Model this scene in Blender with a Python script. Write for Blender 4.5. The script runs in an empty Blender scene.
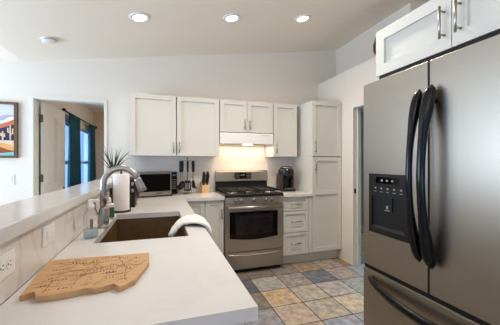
import bpy, bmesh, math, random
from mathutils import Vector, Matrix
random.seed(7)
C = bpy.context.scene.collection
SC = bpy.context.scene
PI = math.pi

# ------------------------------------------------------------------ camera, world, lights, exposure
cam_data = bpy.data.cameras.new('camera')
cam = bpy.data.objects.new('camera', cam_data); C.objects.link(cam)
cam_data.sensor_width = 36.0
cam_data.lens = 36.0 * 276.0 / 500.0
cam_data.clip_start = 0.02
cam.location = (0, 0, 1.32)
cam.rotation_euler = (PI/2, 0, -math.atan(89.5/276.0))
SC.camera = cam

SC.view_settings.view_transform = 'Standard'
SC.view_settings.look = 'None'
SC.view_settings.gamma = 1.0
SC.view_settings.use_curve_mapping = False
SC.view_settings.exposure = 0.27

W = bpy.data.worlds.new('sky'); SC.world = W
W.use_nodes = True
bgn = W.node_tree.nodes['Background']
bgn.inputs[0].default_value = (0.30, 0.52, 0.95, 1)
bgn.inputs[1].default_value = 1.5

def area(name, loc, target, sx, sy, power, col, spread=PI):
    l = bpy.data.lights.new(name, 'AREA'); l.shape = 'RECTANGLE'
    l.size = sx; l.size_y = sy; l.energy = power; l.color = col; l.spread = spread
    o = bpy.data.objects.new(name, l); C.objects.link(o)
    o.location = loc
    o.rotation_euler = (Vector(target)-Vector(loc)).to_track_quat('-Z', 'Y').to_euler()
    return o

# daylight through the windows behind the camera, on the dining side, in the far room and in the hallway
area('daylight_rear', (-0.6, -2.9, 1.35), (-0.3, -0.9, 4.6), 3.6, 1.9, 85, (1.0, 0.97, 0.93), math.radians(120))
area('daylight_dining', (-3.5, 2.0, 1.25), (0, 1.6, 3.0), 3.0, 1.7, 118, (0.72, 0.86, 1.0))
area('daylight_bedroom', (-1.95, 5.75, 1.35), (1, 5.75, 1.2), 2.0, 1.4, 40, (0.55, 0.75, 1.0))
bl = bpy.data.lights.new('bedroom_fill', 'POINT'); bl.energy = 15; bl.color = (1, .80, .58); bl.shadow_soft_size = .15  # unseen warm point light added to brighten the far room
blo = bpy.data.objects.new('bedroom_fill', bl); C.objects.link(blo); blo.location = (.3, 5.2, 2.2)
area('daylight_hall', (4.15, 4.0, 1.4), (2.5, 4.0, 1.0), 1.2, 1.6, 22, (0.55, 0.80, 1.0))

# ------------------------------------------------------------------ helpers
def lin(c):
    return tuple(((v/255)/12.92 if v/255 <= .04045 else (((v/255)+.055)/1.055)**2.4) for v in c)

def mat(name, rgb, rough=.5, metal=0., var=.04, scale=8., bump=0., stretch=None, spec=.5, trans=0., ior=1.45, coat=0., alpha=1.):
    m = bpy.data.materials.new(name); m.use_nodes = True
    nt = m.node_tree; b = nt.nodes['Principled BSDF']
    col = lin(rgb)
    tc = nt.nodes.new('ShaderNodeTexCoord'); mp = nt.nodes.new('ShaderNodeMapping')
    nz = nt.nodes.new('ShaderNodeTexNoise'); nz.inputs['Scale'].default_value = scale; nz.inputs['Detail'].default_value = 4
    if stretch: mp.inputs['Scale'].default_value = stretch
    nt.links.new(tc.outputs['Object'], mp.inputs[0]); nt.links.new(mp.outputs[0], nz.inputs['Vector'])
    mr = nt.nodes.new('ShaderNodeMapRange'); mr.inputs[1].default_value = .3; mr.inputs[2].default_value = .7
    mr.inputs[3].default_value = 1-var; mr.inputs[4].default_value = 1+var
    nt.links.new(nz.outputs['Fac'], mr.inputs[0])
    mx = nt.nodes.new('ShaderNodeVectorMath'); mx.operation = 'SCALE'
    mx.inputs[0].default_value = col
    nt.links.new(mr.outputs[0], mx.inputs['Scale'])
    nt.links.new(mx.outputs[0], b.inputs['Base Color'])
    b.inputs['Roughness'].default_value = rough; b.inputs['Metallic'].default_value = metal
    b.inputs['Specular IOR Level'].default_value = spec
    b.inputs['Transmission Weight'].default_value = trans; b.inputs['IOR'].default_value = ior
    b.inputs['Coat Weight'].default_value = coat; b.inputs['Alpha'].default_value = alpha
    if bump:
        bp = nt.nodes.new('ShaderNodeBump'); bp.inputs['Strength'].default_value = bump; bp.inputs['Distance'].default_value = .002
        nt.links.new(nz.outputs['Fac'], bp.inputs['Height']); nt.links.new(bp.outputs[0], b.inputs['Normal'])
    return m

def emit(name, rgb, strength):
    m = bpy.data.materials.new(name); m.use_nodes = True
    b = m.node_tree.nodes['Principled BSDF']
    b.inputs['Base Color'].default_value = (*lin(rgb), 1)
    b.inputs['Emission Color'].default_value = (*lin(rgb), 1); b.inputs['Emission Strength'].default_value = strength
    return m

def veined(name, base, vein, rough, amt=.5, scale=2.2):
    m = mat(name, base, rough, var=.015, scale=5); nt = m.node_tree; b = nt.nodes['Principled BSDF']
    tc = nt.nodes.new('ShaderNodeTexCoord')
    n1 = nt.nodes.new('ShaderNodeTexNoise'); n1.inputs['Scale'].default_value = scale; n1.inputs['Detail'].default_value = 6; n1.inputs['Distortion'].default_value = 1.2
    nt.links.new(tc.outputs['Object'], n1.inputs['Vector'])
    rp = nt.nodes.new('ShaderNodeValToRGB')
    e = rp.color_ramp.elements; e[0].position = .47; e[0].color = (0, 0, 0, 1); e[1].position = .53; e[1].color = (0, 0, 0, 1)
    k = e.new(.5); k.color = (1, 1, 1, 1)
    nt.links.new(n1.outputs['Fac'], rp.inputs[0])
    ml = nt.nodes.new('ShaderNodeMath'); ml.operation = 'MULTIPLY'; ml.inputs[1].default_value = amt
    nt.links.new(rp.outputs[0], ml.inputs[0])
    mx = nt.nodes.new('ShaderNodeMix'); mx.data_type = 'RGBA'
    src = b.inputs['Base Color'].links[0].from_socket
    nt.links.new(ml.outputs[0], mx.inputs[0]); nt.links.new(src, mx.inputs[6]); mx.inputs[7].default_value = (*lin(vein), 1)
    nt.links.new(mx.outputs[2], b.inputs['Base Color'])
    return m

def clear(name, tint, milk=0.):
    m = bpy.data.materials.new(name); m.use_nodes = True; nt = m.node_tree
    nt.nodes.remove(nt.nodes['Principled BSDF']); out = nt.nodes['Material Output']
    t = nt.nodes.new('ShaderNodeBsdfTransparent'); t.inputs[0].default_value = (*lin(tint), 1)
    g = nt.nodes.new('ShaderNodeBsdfGlossy'); g.inputs['Roughness'].default_value = .03
    lw = nt.nodes.new('ShaderNodeLayerWeight'); lw.inputs[0].default_value = .5
    pw = nt.nodes.new('ShaderNodeMath'); pw.operation = 'POWER'; pw.inputs[1].default_value = 5; nt.links.new(lw.outputs['Facing'], pw.inputs[0])
    ma = nt.nodes.new('ShaderNodeMath'); ma.operation = 'MULTIPLY_ADD'; ma.inputs[1].default_value = .5; ma.inputs[2].default_value = .03; nt.links.new(pw.outputs[0], ma.inputs[0])
    x = nt.nodes.new('ShaderNodeMixShader'); nt.links.new(ma.outputs[0], x.inputs[0])
    nt.links.new(t.outputs[0], x.inputs[1]); nt.links.new(g.outputs[0], x.inputs[2]); nt.links.new(x.outputs[0], out.inputs[0])
    if milk:
        df = nt.nodes.new('ShaderNodeBsdfTranslucent'); df.inputs[0].default_value = (*lin(tint), 1)
        y = nt.nodes.new('ShaderNodeMixShader'); y.inputs[0].default_value = milk
        nt.links.new(x.outputs[0], y.inputs[1]); nt.links.new(df.outputs[0], y.inputs[2]); nt.links.new(y.outputs[0], out.inputs[0])
    return m

class BM:
    def __init__(s): s.b = bmesh.new()
    def mark(s): s.old = set(s.b.faces); return s
    def paint(s, mi):
        for f in s.b.faces:
            if f not in s.old: f.material_index = mi
        return s
    def box(s, x0, x1, y0, y1, z0, z1, bev=0, seg=2, M=None):
        r = bmesh.ops.create_cube(s.b, size=1)
        vs = r['verts']
        for v in vs:
            v.co = Vector(((x0+x1)/2+v.co.x*(x1-x0), (y0+y1)/2+v.co.y*(y1-y0), (z0+z1)/2+v.co.z*(z1-z0)))
        if bev:
            es = list({e for v in vs for e in v.link_edges})
            rr = bmesh.ops.bevel(s.b, geom=es, offset=bev, segments=seg, affect='EDGES', profile=.5)
            vs = list({v for f in rr['faces'] for v in f.verts} | {v for v in vs if v.is_valid})
        if M is not None:
            for v in vs: v.co = M @ v.co
        return s
    def quad(s, pts, mi=0):
        f = s.b.faces.new([s.b.verts.new(Vector(p)) for p in pts]); f.material_index = mi; return f
    def tube(s, pts, rad, seg=10, caps=True, flat=None):
        pts = [Vector(p) for p in pts]; n = len(pts)
        if not hasattr(rad, '__len__'): rad = [rad]*n
        rings = []; up = None
        for i, p in enumerate(pts):
            d = (pts[min(i+1, n-1)]-pts[max(i-1, 0)]).normalized()
            if up is None:
                a = Vector((0, 0, 1)) if abs(d.z) < .9 else Vector((1, 0, 0))
                up = (a-d*a.dot(d)).normalized()
            else: up = (up-d*up.dot(d)).normalized()
            sd = d.cross(up)
            ra, rb = (rad[i] if isinstance(rad[i], tuple) else (rad[i], rad[i]))
            rings.append([s.b.verts.new(p+up*math.cos(2*PI*k/seg)*ra+sd*math.sin(2*PI*k/seg)*rb) for k in range(seg)])
        for i in range(n-1):
            for k in range(seg):
                f = s.b.faces.new([rings[i][k], rings[i][(k+1) % seg], rings[i+1][(k+1) % seg], rings[i+1][k]]); f.smooth = True
        if caps:
            s.b.faces.new(rings[0][::-1]); s.b.faces.new(rings[-1])
        return s
    def lathe(s, c, prof, seg=24, axis=None, smooth=True):
        c = Vector(c); R = Matrix.Identity(3)
        if axis is not None: R = Vector((0, 0, 1)).rotation_difference(Vector(axis).normalized()).to_matrix()
        rings = []
        for r, z in prof:
            if r < 1e-6: rings.append([s.b.verts.new(c+R@Vector((0, 0, z)))])
            else: rings.append([s.b.verts.new(c+R@Vector((r*math.cos(2*PI*k/seg), r*math.sin(2*PI*k/seg), z))) for k in range(seg)])
        for a, b in zip(rings, rings[1:]):
            for k in range(seg):
                k2 = (k+1) % seg
                q = ([a[0]] if len(a) == 1 else [a[k], a[k2]])+([b[0]] if len(b) == 1 else [b[k2], b[k]])
                if len(q) > 2: s.b.faces.new(q).smooth = smooth
        if len(rings[0]) > 1: s.b.faces.new(rings[0][::-1])
        if len(rings[-1]) > 1: s.b.faces.new(rings[-1])
        return s
    def cyl(s, p0, p1, r, seg=12, r1=None):
        p0, p1 = Vector(p0), Vector(p1)
        return s.lathe(p0, [(r, 0), (r if r1 is None else r1, (p1-p0).length)], seg, p1-p0)
    def prism(s, poly, fn, d0, d1, bev=0):
        """poly (a,b) swept from d0 to d1; fn(a,b,d) gives the point"""
        A = [s.b.verts.new(Vector(fn(a, b, d0))) for a, b in poly]; B = [s.b.verts.new(Vector(fn(a, b, d1))) for a, b in poly]
        n = len(poly)
        fs = [s.b.faces.new(A[::-1]), s.b.faces.new(B)]
        for i in range(n): fs.append(s.b.faces.new([A[i], A[(i+1) % n], B[(i+1) % n], B[i]]))
        if bev:
            bmesh.ops.bevel(s.b, geom=[e for e in fs[1].edges]+[e for e in fs[0].edges], offset=bev, segments=2, affect='EDGES', profile=.5)
        return s
    def cells(s, xs, ys, holes, fn, d0, d1):
        """slab over a grid of cells, leaving out the cells in holes; fn(a,b,d) gives the point"""
        nx, ny = len(xs)-1, len(ys)-1
        V = {}
        def v(i, j, k):
            if (i, j, k) not in V: V[(i, j, k)] = s.b.verts.new(Vector(fn(xs[i], ys[j], (d0, d1)[k])))
            return V[(i, j, k)]
        on = lambda i, j: 0 <= i < nx and 0 <= j < ny and (i, j) not in holes
        for i in range(nx):
            for j in range(ny):
                if not on(i, j): continue
                s.b.faces.new([v(i, j, 1), v(i+1, j, 1), v(i+1, j+1, 1), v(i, j+1, 1)])
                s.b.faces.new([v(i, j, 0), v(i, j+1, 0), v(i+1, j+1, 0), v(i+1, j, 0)])
                if not on(i-1, j): s.b.faces.new([v(i, j, 0), v(i, j, 1), v(i, j+1, 1), v(i, j+1, 0)])
                if not on(i+1, j): s.b.faces.new([v(i+1, j, 0), v(i+1, j+1, 0), v(i+1, j+1, 1), v(i+1, j, 1)])
                if not on(i, j-1): s.b.faces.new([v(i, j, 0), v(i+1, j, 0), v(i+1, j, 1), v(i, j, 1)])
                if not on(i, j+1): s.b.faces.new([v(i, j+1, 0), v(i, j+1, 1), v(i+1, j+1, 1), v(i+1, j+1, 0)])
        return s
    def shaker(s, O, U, N, w, h, rail=.055, th=.022, rec=.014, mids=()):
        """framed door with recessed panels; O lower corner of the front face, U width direction, N outward"""
        O, U, N = Vector(O), Vector(U), Vector(N); Zv = Vector((0, 0, 1))
        P = lambda a, b, d: O+U*a+Zv*b+N*d
        xs = [0, rail, w-rail, w]; ys = [0, rail]; panels = []; y = rail
        for m_ in mids: ys += [m_-rail/2, m_+rail/2]
        ys += [h-rail, h]
        holes = {(1, j) for j in range(1, len(ys)-2, 2)}
        s.cells(xs, ys, holes, P, -rec, 0)
        s.cells([0, w], [0, h], set(), P, -th, -rec)
        return s
    def pull(s, p0, p1, N, r=.0068, off=.032):
        """straight bar pull on two posts"""
        p0, p1, N = Vector(p0), Vector(p1), Vector(N); d = (p1-p0).normalized()
        s.tube([p0+N*off, p1+N*off], r, 8)
        for q in (p0+d*.02, p1-d*.02): s.tube([q, q+N*off], r*.8, 8)
        return s

def fin(bm, mesh_name, mats, M=None):
    bmesh.ops.recalc_face_normals(bm.b, faces=bm.b.faces)
    if M is not None: bm.b.transform(M)
    me = bpy.data.meshes.new(mesh_name); bm.b.to_mesh(me); bm.b.free()
    for m_ in (mats if isinstance(mats, (list, tuple)) else [mats]): me.materials.append(m_)
    return me

def tag(o, label, cat, group=None, kind=None):
    o['label'] = label; o['category'] = cat
    if group: o['group'] = group
    if kind: o['kind'] = kind
    return o
def thing(name, label, cat, loc=(0, 0, 0), rotz=0, group=None):
    o = bpy.data.objects.new(name, None); C.objects.link(o); o.empty_display_size = .05
    o.location = loc; o.rotation_euler = (0, 0, rotz)
    return tag(o, label, cat, group)
def wm(o):
    M = Matrix.LocRotScale(o.location, o.rotation_euler, None)
    return (wm(o.parent) @ M) if o.parent else M
def part(name, bm, m, parent, world=True, label=None):
    """mesh child; its geometry is given in world coordinates (or local with world=False)"""
    o = bpy.data.objects.new(name, fin(bm, name, m, wm(parent).inverted() if world else None)); C.objects.link(o); o.parent = parent
    if label: o['label'] = label
    return o
def single(name, bm, m, label, cat, loc=(0, 0, 0), group=None):
    o = bpy.data.objects.new(name, fin(bm, name, m, Matrix.Translation(-Vector(loc)))); C.objects.link(o); o.location = loc
    return tag(o, label, cat, group)
def struct(name, bm, m, parent=None):
    o = bpy.data.objects.new(name, fin(bm, name, m)); C.objects.link(o)
    if parent: o.parent = parent
    else: o['kind'] = 'structure'
    return o
def dup(root, loc, label=None, rotz=None, rot=None):
    r = root.copy(); C.objects.link(r); r.location = loc
    if rotz is not None: r.rotation_euler = (0, 0, rotz)
    if rot is not None: r.rotation_euler = rot
    if label: r['label'] = label
    for ch in list(root.children):
        c = ch.copy(); C.objects.link(c); c.parent = r
        for g in ch.children:
            d = g.copy(); C.objects.link(d); d.parent = c
    return r
XY = lambda a, b, d: (a, b, d)
YZ = lambda a, b, d: (d, a, b)
XZ = lambda a, b, d: (a, d, b)

# ------------------------------------------------------------------ materials
M_wall = mat('wall_paint', (226, 218, 206), .75, var=.012, scale=30, bump=.05)
M_ceil = mat('ceiling_paint', (240, 230, 216), .85, var=.012, scale=40, bump=.06)
M_hall = mat('hall_paint', (150, 178, 190), .7, var=.02)
M_trim = mat('white_trim_paint', (226, 222, 212), .45, var=.01)
M_cab = mat('cabinet_paint', (208, 205, 195), .42, var=.01)
M_quartz = veined('quartz', (214, 211, 208), (196, 190, 184), .18, .16, 1.6)
M_splash = veined('marble_tile', (222, 214, 204), (186, 178, 170), .25, .45, 3.)
M_nick = mat('brushed_nickel', (168, 164, 158), .3, 1., var=.05, scale=60)
M_steel = mat('brushed_steel', (176, 168, 157), .30, 1., var=.05, scale=3, stretch=(1, 1, 60))
M_fsteel = mat('fridge_steel', (168, 160, 149), .36, 1., var=.012, scale=3, stretch=(60, 60, 1))
M_black = mat('black_plastic', (22, 22, 24), .3, var=.1)
M_bglass = mat('black_glass', (7, 7, 8), .08, var=.1, spec=.3)
M_iron = mat('cast_iron', (18, 18, 18), .55, var=.2, scale=40, bump=.2)
M_handle = mat('glossy_blue_black_handle', (10, 11, 15), .16, var=.1, spec=.4)
M_dark = mat('dark_gap', (14, 13, 12), .7)
M_white = mat('white_enamel', (232, 230, 224), .3, var=.01)
M_wood = mat('knife_block_wood', (214, 178, 130), .5, var=.1, scale=20, stretch=(1, 1, .1))
M_board = mat('engraved_maple', (196, 154, 108), .5, var=.11, scale=7, stretch=(1, 8, 1))
M_burn = mat('burnt_engraving', (104, 68, 38), .8, var=.15)
M_sink = mat('brown_composite', (104, 80, 50), .28, .35, var=.14, scale=26)
M_towel = mat('towel_cotton', (226, 222, 220), .95, var=.07, scale=90, bump=.8)
M_paper = mat('paper_towel', (238, 230, 224), .95, var=.02, scale=50, bump=.2)
M_teal = mat('teal_curtain', (14, 74, 88), .75, var=.12, scale=25)
M_bronze = mat('oil_rubbed_bronze', (52, 42, 36), .4, .8, var=.1)
M_brass = mat('hinge_metal', (104, 98, 84), .4, .9, var=.1)
M_leaf = mat('succulent_leaf', (40, 60, 44), .6, var=.2, scale=20)
M_pot = mat('pot_ceramic', (216, 210, 202), .4)
M_glass = clear('window_glass', (225, 238, 250))
M_clear = clear('clear_plastic', (247, 250, 251), .12)
M_water = clear('blue_soap', (226, 236, 241), .2)
M_terra = mat('terracotta_glaze', (104, 48, 34), .35, var=.2, scale=6)
M_frame = mat('walnut_frame', (96, 70, 44), .5, var=.15, scale=30)

# ------------------------------------------------------------------ setting: floor
def slate():
    m = bpy.data.materials.new('slate_tiles'); m.use_nodes = True; nt = m.node_tree; b = nt.nodes['Principled BSDF']
    at = nt.nodes.new('ShaderNodeAttribute'); at.attribute_name = 'tile'
    tc = nt.nodes.new('ShaderNodeTexCoord')
    n1 = nt.nodes.new('ShaderNodeTexNoise'); n1.inputs['Scale'].default_value = 14; n1.inputs['Detail'].default_value = 8; n1.inputs['Roughness'].default_value = .65
    n2 = nt.nodes.new('ShaderNodeTexNoise'); n2.inputs['Scale'].default_value = 6.5; n2.inputs['Detail'].default_value = 5; n2.inputs['Distortion'].default_value = .8
    for n in (n1, n2): nt.links.new(tc.outputs['Object'], n.inputs['Vector'])
    r1 = nt.nodes.new('ShaderNodeMapRange'); r1.inputs[1].default_value = .3; r1.inputs[2].default_value = .7; r1.inputs[3].default_value = .60; r1.inputs[4].default_value = 1.45
    nt.links.new(n1.outputs['Fac'], r1.inputs[0])
    rp = nt.nodes.new('ShaderNodeValToRGB'); e = rp.color_ramp.elements
    e[0].position = .36; e[0].color = (.88, .94, 1.06, 1); e[1].position = .66; e[1].color = (1.06, 1.0, .92, 1)
    nt.links.new(n2.outputs['Fac'], rp.inputs[0])
    a = nt.nodes.new('ShaderNodeVectorMath'); a.operation = 'MULTIPLY'; nt.links.new(at.outputs['Color'], a.inputs[0]); nt.links.new(rp.outputs[0], a.inputs[1])
    c = nt.nodes.new('ShaderNodeVectorMath'); c.operation = 'SCALE'; nt.links.new(a.outputs[0], c.inputs[0]); nt.links.new(r1.outputs[0], c.inputs['Scale'])
    nt.links.new(c.outputs[0], b.inputs['Base Color'])
    b.inputs['Roughness'].default_value = .42
    bp = nt.nodes.new('ShaderNodeBump'); bp.inputs['Strength'].default_value = .35; bp.inputs['Distance'].default_value = .004
    nt.links.new(n1.outputs['Fac'], bp.inputs['Height']); nt.links.new(bp.outputs[0], b.inputs['Normal'])
    return m
TX, TY = .316, .319
TILE = {(0, 0): (184, 162, 130), (1, 0): (172, 164, 146), (2, 0): (170, 164, 160), (3, 0): (158, 162, 154), (-1, 0): (128, 118, 108),
        (0, -1): (176, 158, 140), (1, -1): (168, 160, 142), (2, -1): (190, 176, 152), (-1, -1): (142, 140, 144), (1, -2): (150, 153, 160), (0, -2): (168, 150, 136),
        (2, -2): (150, 152, 152), (0, 1): (168, 163, 154), (1, 1): (152, 145, 136), (2, 1): (114, 117, 124), (3, 1): (170, 156, 147), (4, 1): (160, 166, 170),
        (0, 2): (130, 116, 106), (1, 2): (136, 128, 120), (2, 2): (162, 140, 112), (3, 2): (164, 152, 144), (4, 2): (142, 126, 92),
        (-1, 1): (98, 100, 108), (-1, 2): (124, 114, 104), (5, 2): (150, 160, 168), (5, 1): (150, 158, 165), (4, 0): (170, 168, 160), (3, -1): (150, 148, 146)}
POOL = [(168, 162, 152), (140, 138, 140), (112, 114, 122), (182, 166, 140), (160, 148, 138), (128, 118, 108), (186, 152, 110), (152, 152, 146)]
fb = bmesh.new(); lay = fb.loops.layers.float_color.new('tile')
def fquad(x0, x1, y0, y1, z, col):
    f = fb.faces.new([fb.verts.new((x0, y0, z)), fb.verts.new((x1, y0, z)), fb.verts.new((x1, y1, z)), fb.verts.new((x0, y1, z))])
    for l in f.loops: l[lay] = (*(min(1, v*1.0) for v in lin(col)), 1)
for i in range(-15, 11):
    for j in range(-17, 15):
        if j >= 5 and i < -7: continue
        x0, y0 = .965+TX*i, 2.328+TY*j
        g = .0045
        fquad(x0+g, x0+TX-g, y0+g, y0+TY-g, .0, TILE.get((i, j), random.choice(POOL)))
fquad(-3.8, 4.5, -3.15, 3.93, -.003, (74, 64, 56)); fquad(-1.57, 4.5, 3.93, 7.15, -.003, (74, 64, 56))
me = bpy.data.meshes.new('floor'); fb.to_mesh(me); fb.free(); me.materials.append(slate())
fl = bpy.data.objects.new('floor', me); C.objects.link(fl); fl['kind'] = 'structure'

# ------------------------------------------------------------------ setting: ceiling and walls
zc = lambda x: 2.478+.155*(max(x, -1.5)+1.5)
bm = BM()
bm.prism([(-3.72, 2.478), (-1.5, 2.478), (3.4, zc(3.4)), (3.4, zc(3.4)+.12), (-1.5, 2.6), (-3.72, 2.6)], XZ, -3.12, 3.92)
struct('ceiling', bm, M_ceil)
# back wall with the far-left doorway, slightly higher than the sloped ceiling at each column
def poly_wall(name, polys, fn, d0, d1, m=M_wall):
    b = BM()
    for p in polys: b.prism(p, fn, d0, d1)
    return struct(name, b, m)
def wtop(x): return zc(x)+.02
poly_wall('wall_back', [[(-3.72, -.02), (-1.40, -.02), (-1.40, 2.5), (-1.5, 2.5), (-3.72, 2.5)],
                        [(-1.40, 2.07), (-.65, 2.07), (-.65, wtop(-.65)), (-1.40, wtop(-1.4))],
                        [(-.65, -.02), (2.36, -.02), (2.36, 2.5), (2.72, 2.5), (2.72, wtop(2.72)), (-.65, wtop(-.65))]], XZ, 3.8, 3.92)
# right wall of the kitchen up to the plant ledge, with the hall doorway
b = BM(); b.cells([-3.0, 2.12, 2.975, 3.8], [-.02, 2.035, 2.42], {(1, 0)}, YZ, 2.35, 2.47)
struct('wall_right', b, M_wall)
b = BM(); b.box(2.35, 3.5, -3.0, 3.8, 2.42, 2.54)
struct('trim_1', b, M_wall)                                   # plant ledge
b = BM(); b.box(2.69, 2.81, 2.41, 3.8, 2.54, 3.16); b.box(2.81, 3.32, 2.41, 2.53, 2.54, 3.26)
struct('wall_upper_right', b, M_wall)
b = BM(); b.box(3.2, 3.32, -3.0, 2.41, 2.54, 3.24)
struct('wall_upper_front', b, M_wall)
# wall behind the camera and dining wall, each with a wide window
wr = [-3.72, -2.4, 1.2, 3.32]
b = BM(); b.cells(wr, [-.02, .4, 2.3, 2.48], {(1, 1)}, XZ, -3.12, -3.0)
b.prism([(-3.72, 2.48), (3.32, 2.48), (3.32, zc(3.32)+.02), (-1.5, 2.5)], XZ, -3.12, -3.0)
struct('wall_front', b, M_wall)
b = BM(); b.cells([-3.12, .4, 3.6, 3.8], [-.02, .35, 2.15, 2.5], {(1, 1)}, YZ, -3.72, -3.6)
struct('wall_left', b, M_wall)
def window(name, fn, a0, a1, b0, b1, d0, d1, nv=1, rails=()):
    r = bpy.data.objects.new(name, None); C.objects.link(r); r['kind'] = 'structure'
    xs = [a0]; ws = .05
    for k in range(nv):
        c0 = a0+(a1-a0)*k/nv; c1 = a0+(a1-a0)*(k+1)/nv
        xs += [c0+ws/(1 if k == 0 else 2), c1-ws/(1 if k == nv-1 else 2)]
    xs.append(a1)
    ys = [b0, b0+ws]
    for z in rails: ys += [z-.025, z+.025]
    ys += [b1-ws, b1]
    holes = {(i, j) for i in range(1, len(xs)-1, 2) for j in range(1, len(ys)-1, 2)}
    f = BM().cells(xs, ys, holes, fn, d0, d1); struct('window_frame', f, M_trim, r)
    dm = (d0+d1)/2
    g = BM().cells([a0+.02, a1-.02], [b0+.02, b1-.02], set(), fn, dm-.003, dm+.003); struct('window_pane', g, M_glass, r)
    return r
window('window_1', XZ, -2.4, 1.2, .4, 2.3, -3.10, -3.03, 3)
window('window_2', YZ, .4, 3.6, .35, 2.15, -3.70, -3.63, 3)

# room beyond the far-left doorway
b = BM(); b.cells([3.92, 4.75, 6.75, 7.12], [-.02, .55, 1.98, 2.45], {(1, 1)}, YZ, -1.57, -1.45)
struct('wall_bedroom_left', b, M_wall)
b = BM(); b.box(-1.57, 1.3, 7.0, 7.12, -.02, 2.45)
struct('wall_bedroom_back', b, mat('tan_paint', (206, 182, 152), .75, var=.012, scale=30))
b = BM(); b.box(1.2, 1.3, 3.92, 7.0, -.02, 2.45); struct('wall_bedroom_right', b, M_wall)
b = BM(); b.box(-1.57, 1.3, 3.92, 7.12, 2.45, 2.55); struct('ceiling_bedroom', b, M_ceil)
window('window_3', YZ, 4.75, 6.75, .55, 1.98, -1.55, -1.48, 3, (1.32,))
# hallway beyond the right doorway
b = BM(); b.box(4.2, 4.32, .9, 6.0, -.02, 2.54); struct('wall_hall_right', b, M_hall)
b = BM(); b.box(2.36, 4.2, 5.9, 6.0, -.02, 2.54); struct('wall_hall_back', b, M_hall)
b = BM(); b.box(2.47, 4.2, .9, 1.0, -.02, 2.42); struct('wall_hall_front', b, M_hall)
b = BM(); b.box(2.36, 2.47, 3.92, 5.9, -.02, 2.54); struct('wall_hall_left', b, M_hall)
b = BM(); b.box(3.5, 4.32, .9, 6.0, 2.42, 2.54); b.box(2.36, 3.5, 3.8, 6.0, 2.42, 2.52); struct('ceiling_hall', b, M_ceil)

# casing of the far-left doorway
b = BM()
b.box(-1.437, -1.392, 3.788, 3.8, 0, 2.094); b.box(-.658, -.631, 3.788, 3.8, 0, 2.094); b.box(-1.392, -.658, 3.788, 3.8, 2.066, 2.094)
b.box(-1.40, -1.386, 3.80, 3.93, 0, 2.07); b.box(-.664, -.65, 3.80, 3.93, 0, 2.07); b.box(-1.386, -.664, 3.80, 3.93, 2.056, 2.07)
struct('trim_2', b, M_trim)
# jamb of the hall doorway, with its strike plate
b = BM(); b.box(2.347, 2.473, 2.957, 2.975, 0, 2.035); b.box(2.41, 2.44, 2.945, 2.957, 0, 2.03); b.box(2.347, 2.473, 2.12, 2.957, 2.02, 2.035)
j = struct('trim_3', b, M_trim)
b = BM(); b.box(2.365, 2.392, 2.9545, 2.958, .925, .985); struct('strike_plate', b, M_bronze, j)

# half wall with its tiled kitchen face, and the quartz bar top
b = BM(); b.box(-.585, -.438, .55, 3.8, -.02, 1.102); struct('wall_half', b, M_wall)
b = BM(); b.box(-.438, -.426, .60, 3.8, .922, 1.102); struct('trim_4', b, M_splash)
def tile_splash():
    m = mat('backsplash_tile', (236, 229, 219), .3, var=.03, scale=6); nt = m.node_tree; bs = nt.nodes['Principled BSDF']
    br = nt.nodes.new('ShaderNodeTexBrick'); br.inputs['Scale'].default_value = 1; br.inputs['Mortar Size'].default_value = .002
    br.inputs['Brick Width'].default_value = .61; br.inputs['Row Height'].default_value = .16
    br.inputs['Color1'].default_value = (1, 1, 1, 1); br.inputs['Color2'].default_value = (.97, .97, .97, 1); br.inputs['Mortar'].default_value = (.82, .8, .78, 1)
    tc = nt.nodes.new('ShaderNodeTexCoord'); sp = nt.nodes.new('ShaderNodeSeparateXYZ'); cb = nt.nodes.new('ShaderNodeCombineXYZ')
    nt.links.new(tc.outputs['Object'], sp.inputs[0]); nt.links.new(sp.outputs[0], cb.inputs[0]); nt.links.new(sp.outputs[2], cb.inputs[1]); nt.links.new(cb.outputs[0], br.inputs['Vector'])
    src = bs.inputs['Base Color'].links[0].from_socket
    mu = nt.nodes.new('ShaderNodeVectorMath'); mu.operation = 'MULTIPLY'; nt.links.new(src, mu.inputs[0]); nt.links.new(br.outputs[0], mu.inputs[1]); nt.links.new(mu.outputs[0], bs.inputs['Base Color'])
    return m
b = BM(); b.box(-.426, 1.889, 3.79, 3.8, .922, 1.40); b.box(.722, 1.458, 3.79, 3.8, 1.40, 1.56); struct('trim_5', b, tile_splash())
b = BM(); b.box(-.615, -.40, .5, 3.788, 1.102, 1.147, .004)
single('bar_top', b, M_quartz, 'long white quartz bar top on the half wall above the sink', 'bar top', (-.5, 2.1, 1.102))

# ------------------------------------------------------------------ cabinets
def cabinet(name, label, x0, x1, y0, y1, z0, z1, doors, hnd, group=None, toe=0., cat='cabinet', rails=.055):
    """box facing -y; doors: list of (x0,x1,z0,z1,mids); hnd: list of handles (p0,p1) or None per door"""
    t = thing(name, label, cat, ((x0+x1)/2, (y0+y1)/2, z0 if not toe else 0), 0, group)
    b = BM(); w_ = .012; b.cells([x0, x0+w_, x1-w_, x1], [z0, z0+w_, z1-w_, z1], {(1, 1)}, XZ, y0+.023, y0+.09); b.box(x0, x1, y0+.0901, y1, z0, z1)
    if toe: b.box(x0, x1, y0+.09, y1, 0, z0+.001)
    part('carcass', b, M_cab, t)
    for (a0, a1, c0, c1, mids, nm), h in zip(doors, hnd):
        d = part(nm, BM().shaker((a0, y0, c0), (1, 0, 0), (0, -1, 0), a1-a0, c1-c0, rails if nm == 'door' else .04, mids=mids), M_cab, t)
        if h: part('handle', BM().pull(h[0], h[1], (0, -1, 0)), M_nick, d)
    return t
G = .002
F = 3.48
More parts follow.
